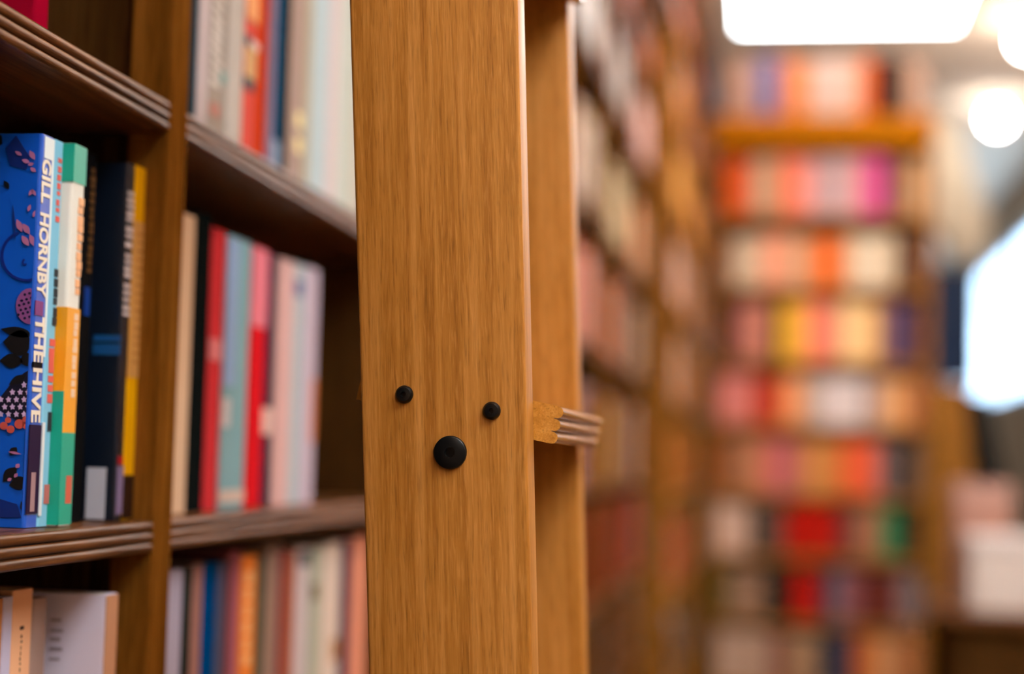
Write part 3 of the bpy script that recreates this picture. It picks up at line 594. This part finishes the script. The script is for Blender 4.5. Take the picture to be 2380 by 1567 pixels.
# ------------------------------------------------------------------ the ladder
LEAN = 0.055; LY = 1.0; LW = 0.0995; LT = 0.031
zb = onY(1029, 935, LY)                                       # middle of the near stile at bolt height
root = thing('library_ladder', 'oak rolling library ladder leaning against the bookcase, black bolts in its stile', 'ladder', (zb.x+zb.z*math.tan(LEAN), LY, 0), (0, -LEAN, 0))
LEN = 3.05
TAP = 0.0155                                                  # the stiles widen a little towards the top
stile = MB().prism([(-LW/2+TAP*0.5*1.585, 0), (LW/2-TAP*0.5*1.585, 0), (LW/2+TAP*0.5*(LEN-1.585), LEN), (-LW/2-TAP*0.5*(LEN-1.585), LEN)], lambda u, v, q: (u, q, v), 0, LT).mesh('stile', M_oak_z, True, bevel=0.0022, segs=3)
GAP = onX(1348, 700, -0.145).y-LY
obj('stile', stile, root); obj('stile', stile, root, (0, GAP, 0))
def loc(px, py):                                              # picture point on the near stile -> ladder coordinates
    p = onY(px, py, LY)-Vector(root.location); c, s = math.cos(LEAN), math.sin(LEAN)
    return (p.x*c+p.z*s, -p.x*s+p.z*c)
tilt = -0.205-LEAN*0.9
fx, fz = loc(1298, 938)
SD = 0.122
pts = nosing(3, SD, 0.0235, 0.0048, 8)
step_me = MB().prism(pts, lambda u, v, q: (u, q, v), LT, GAP).mesh('step', M_oak_y, True)
# bolt heads: axis points out of the stile (-Y)
def bolt(r, hgt, dome):
    k = 0.30*r
    prof = [(k*0.98, -hgt*0.15), (k, -hgt)] + ([(r*0.75, -hgt*0.93), (r*0.93, -hgt*0.6), (r, -hgt*0.15), (r, 0.001)] if dome else [(r*0.90, -hgt), (r*0.97, -hgt*0.85), (r, -hgt*0.5), (r, 0.001)])
    b = MB(); n0 = 36
    b.lathe([(0.0004, -hgt*0.15)]+prof, lambda x, y, hh: (x, hh, y), n0)
    return b.mesh('bolt', M_black, True)
b_small, b_big = bolt(0.0054, 0.0034, True), bolt(0.0099, 0.0030, False)
sA, sB, sC = loc(940, 917), loc(1143, 955), loc(1047, 1052)
rodm = MB().lathe([(0.004, 0.0), (0.004, GAP-LT)], lambda x, y, hh: (x, hh, y), 14).mesh('tie_rod', M_black, True)
PITCH = 0.334
for k in range(-5, 6):
    dz = k*PITCH
    if fz+dz < 0.12 or fz+dz > LEN-0.08: continue
    obj('step', step_me, root, (fx-0.0048, 0, fz+dz), (0, -tilt, 0))
    for (bx, bz), me in ((sA, b_small), (sB, b_small), (sC, b_big)):
        obj('bolt', me, root, (bx, 0, bz+dz))
        obj('bolt', me, root, (bx, GAP+LT, bz+dz), (0, 0, math.pi))
    obj('tie_rod', rodm, root, (sC[0], LT, sC[1]+dz))
# rail the ladder hangs on
rl = thing('ladder_rail', 'dark metal rail along the top of the wall bookcase', 'rail', (-LAT+0.085, 0, EYE+1.475))
obj('tube', MB().lathe([(0.011, W_ST[0]), (0.011, W_ST[-1])], lambda x, y, hh: (x, hh, y), 16).mesh('tube', M_black, True), rl)
for yq in (W_ST[1], W_ST[4], W_ST[7]):
    obj('bracket', MB().box((-0.083, yq-0.008, -0.006), (0.0, yq+0.008, 0.006)).mesh('bracket', M_black), rl)

# ------------------------------------------------------------------ things on the right, far out of focus
M_plaster = plaster('cream_plaster', (0.85, 0.72, 0.55))
PY = 12.0
def P(px, py, Y): p = onY(px, py, Y); return p
zc = lambda px, py: (P(px, py, PY).x, min(P(px, py, PY).z, ZC-0.001))
bulk = [zc(2160, 240), zc(2226, 240), zc(2298, 520), zc(2282, 596), zc(2244, 606), zc(2158, 505)]
tag(obj('ceiling_bulkhead', MB().prism(bulk, lambda u, v, q: (u, q, v), PY, PY+0.35).mesh('ceiling_bulkhead', M_plaster)), 'cream plaster bulkhead hanging below the ceiling right of the far bookcase', 'bulkhead')
# navy display board
NY = 9.35
a, b = P(2138, 760, NY), P(2262, 760, NY); z0, z1 = P(2200, 880, NY).z, P(2200, 630, NY).z
t = thing('display_board', 'dark navy display board on a post right of the far bookcase', 'display', ((a.x+b.x)/2, NY, 0))
hw = (b.x-a.x)/2
obj('board', MB().box((-hw, 0, z0), (hw, 0.04, z1)).mesh('board', mat('navy_board', (0.008, 0.022, 0.065), 0.5, spec=0.1), bevel=0.006), t)
obj('board_frame', MB().box((-hw-0.02, -0.006, z0-0.02), (-hw, 0.05, z1+0.02)).box((hw, -0.006, z0-0.02), (hw+0.02, 0.05, z1+0.02)).box((-hw, -0.006, z1), (hw, 0.05, z1+0.02)).box((-hw, -0.006, z0-0.02), (hw, 0.05, z0)).mesh('board_frame', M_black), t)
obj('post', MB().lathe([(0.02, 0.02), (0.02, z0-0.02)], XYZ, 14).mesh('post', M_black, True), t)
obj('base', MB().lathe([(0.001, 0.0), (0.2, 0.0), (0.2, 0.015), (0.03, 0.03), (0.001, 0.03)], XYZ, 24).mesh('base', M_black, True), t)
# low brown cabinet beside the far bookcase
KY = 8.6
a, b = P(2100, 1000, KY).x, P(2262, 1000, KY).x; zt = P(2200, 905, KY).z
t = thing('cabinet', 'brown wooden cabinet right of the far bookcase', 'cabinet', (a, KY, 0))
cw = b-a
obj('body', MB().box((0, 0.02, 0.0), (cw, 0.42, zt)).mesh('body', M_far_z), t)
for i in range(2):
    d_ = obj('door', MB().box((0.004, 0, 0.05), (cw/2-0.004, 0.019, zt-0.03)).box((0.03, -0.004, 0.10), (cw/2-0.03, 0.0, zt-0.08)).mesh('door', M_far_z), t, (i*cw/2, 0, 0))
    obj('knob', MB().lathe([(0.001, -0.02), (0.012, -0.02), (0.012, -0.008), (0.006, 0.0), (0.001, 0.0)], lambda x, y, hh: (x, hh, y), 12).mesh('knob', M_black, True), d_, (cw/2-0.03 if i == 0 else 0.03, -0.003, zt*0.55))
obj('top', MB().box((-0.01, -0.01, zt), (cw+0.01, 0.43, zt+0.025)).mesh('top', M_far_x), t)
# leaning tan board
a, b = P(2178, 905, 7.0), P(2262, 1145, 7.0)
dx = b-a; L = 2.3; e = dx.normalized(); top = a; 
bot = a + e*((a.z)/-e.z)
ang = math.atan2(e.x, -e.z); ln = (bot-a).length
lb = MB().box((-0.034, 0, 0), (0.034, 0.022, ln)).mesh('leaning_board', M_far_z, bevel=0.003)
tag(obj('leaning_board', lb, None, (bot.x, 7.0, 0.012), (0, -ang, 0)), 'narrow tan wooden board leaning right of the far bookcase', 'board')
# counter with monitor and pale parcels
QY = 5.0
ca = P(2205, 1480, QY).x; zt = P(2300, 1425, QY).z; ce = ca+0.95
t = thing('counter', 'dark brown wooden counter at the lower right edge', 'counter', (ca, QY, 0))
cw = ce-ca
obj('body', MB().box((0, 0.02, 0), (cw, 0.6, zt-0.03)).mesh('body', M_dark_z), t)
pm = MB().box((0.02, 0, 0.08), (cw/3-0.02, 0.02, zt-0.07)).mesh('front_panel', M_dark_z, bevel=0.004)
for i in range(3): obj('front_panel', pm, t, (i*cw/3, 0, 0))
obj('worktop', MB().box((-0.02, -0.03, zt-0.03), (cw+0.02, 0.62, zt)).mesh('worktop', M_dark_x, bevel=0.004), t)
def parcel(name, label, px0, px1, py0, py1, Y, dep, rgb, lid):
    a, b = P(px0, py1, Y), P(px1, py0, Y)
    o = thing(name, label, 'parcel', (a.x, Y, a.z)); w_, h_ = b.x-a.x, b.z-a.z
    obj('body', MB().box((0, 0, 0), (w_, dep, h_*0.8)).mesh('body', mat('paper_%02x%02x%02x' % rgb, col(rgb), 0.7), bevel=0.004), o)
    obj('lid', MB().box((-0.004, -0.004, h_*0.8), (w_+0.004, dep+0.004, h_)).mesh('lid', mat('paper_%02x%02x%02x' % lid, col(lid), 0.7), bevel=0.004), o)
    return o
o = parcel('white_box', 'large white box on the dark counter', 2256, 2480, 1255, 1424, QY+0.03, 0.22, (214, 200, 192), (210, 198, 194)); o.location.z = zt+0.0005
o2 = parcel('mauve_box', 'flat mauve brown box on the counter behind the white box', 2222, 2352, 1142, 1420, QY+0.3, 0.2, (165, 120, 105), (170, 130, 118)); o2.location.z = zt+0.0005
MY = QY+0.3
pts = [P(2250, 922, MY), P(2305, 932, MY), P(2345, 1138, MY), P(2272, 1138, MY)]
cxm = sum(p.x for p in pts)/4; zm0 = pts[2].z
mz_top = onY(2222, 1142, QY+0.3).z
t = thing('monitor', 'black monitor tilted on the flat mauve box', 'monitor', (cxm, MY+0.1, zt+0.0005))
h2 = o2.children[1].bound_box[6][2]
zoff = h2
obj('screen', MB().prism([(p.x-cxm, p.z-zt+0.012) for p in pts], lambda u, v, q: (u, q, v), -0.02, 0.015).mesh('screen', mat('monitor_black', (0.003, 0.003, 0.003), 0.5, spec=0.1), bevel=0.004), t)
obj('stand', MB().box((-0.015, 0.015, zoff+0.002), (0.015, 0.03, zoff+0.12)).box((-0.04, -0.03, zoff), (0.04, 0.06, zoff+0.006)).mesh('stand', M_black), t)
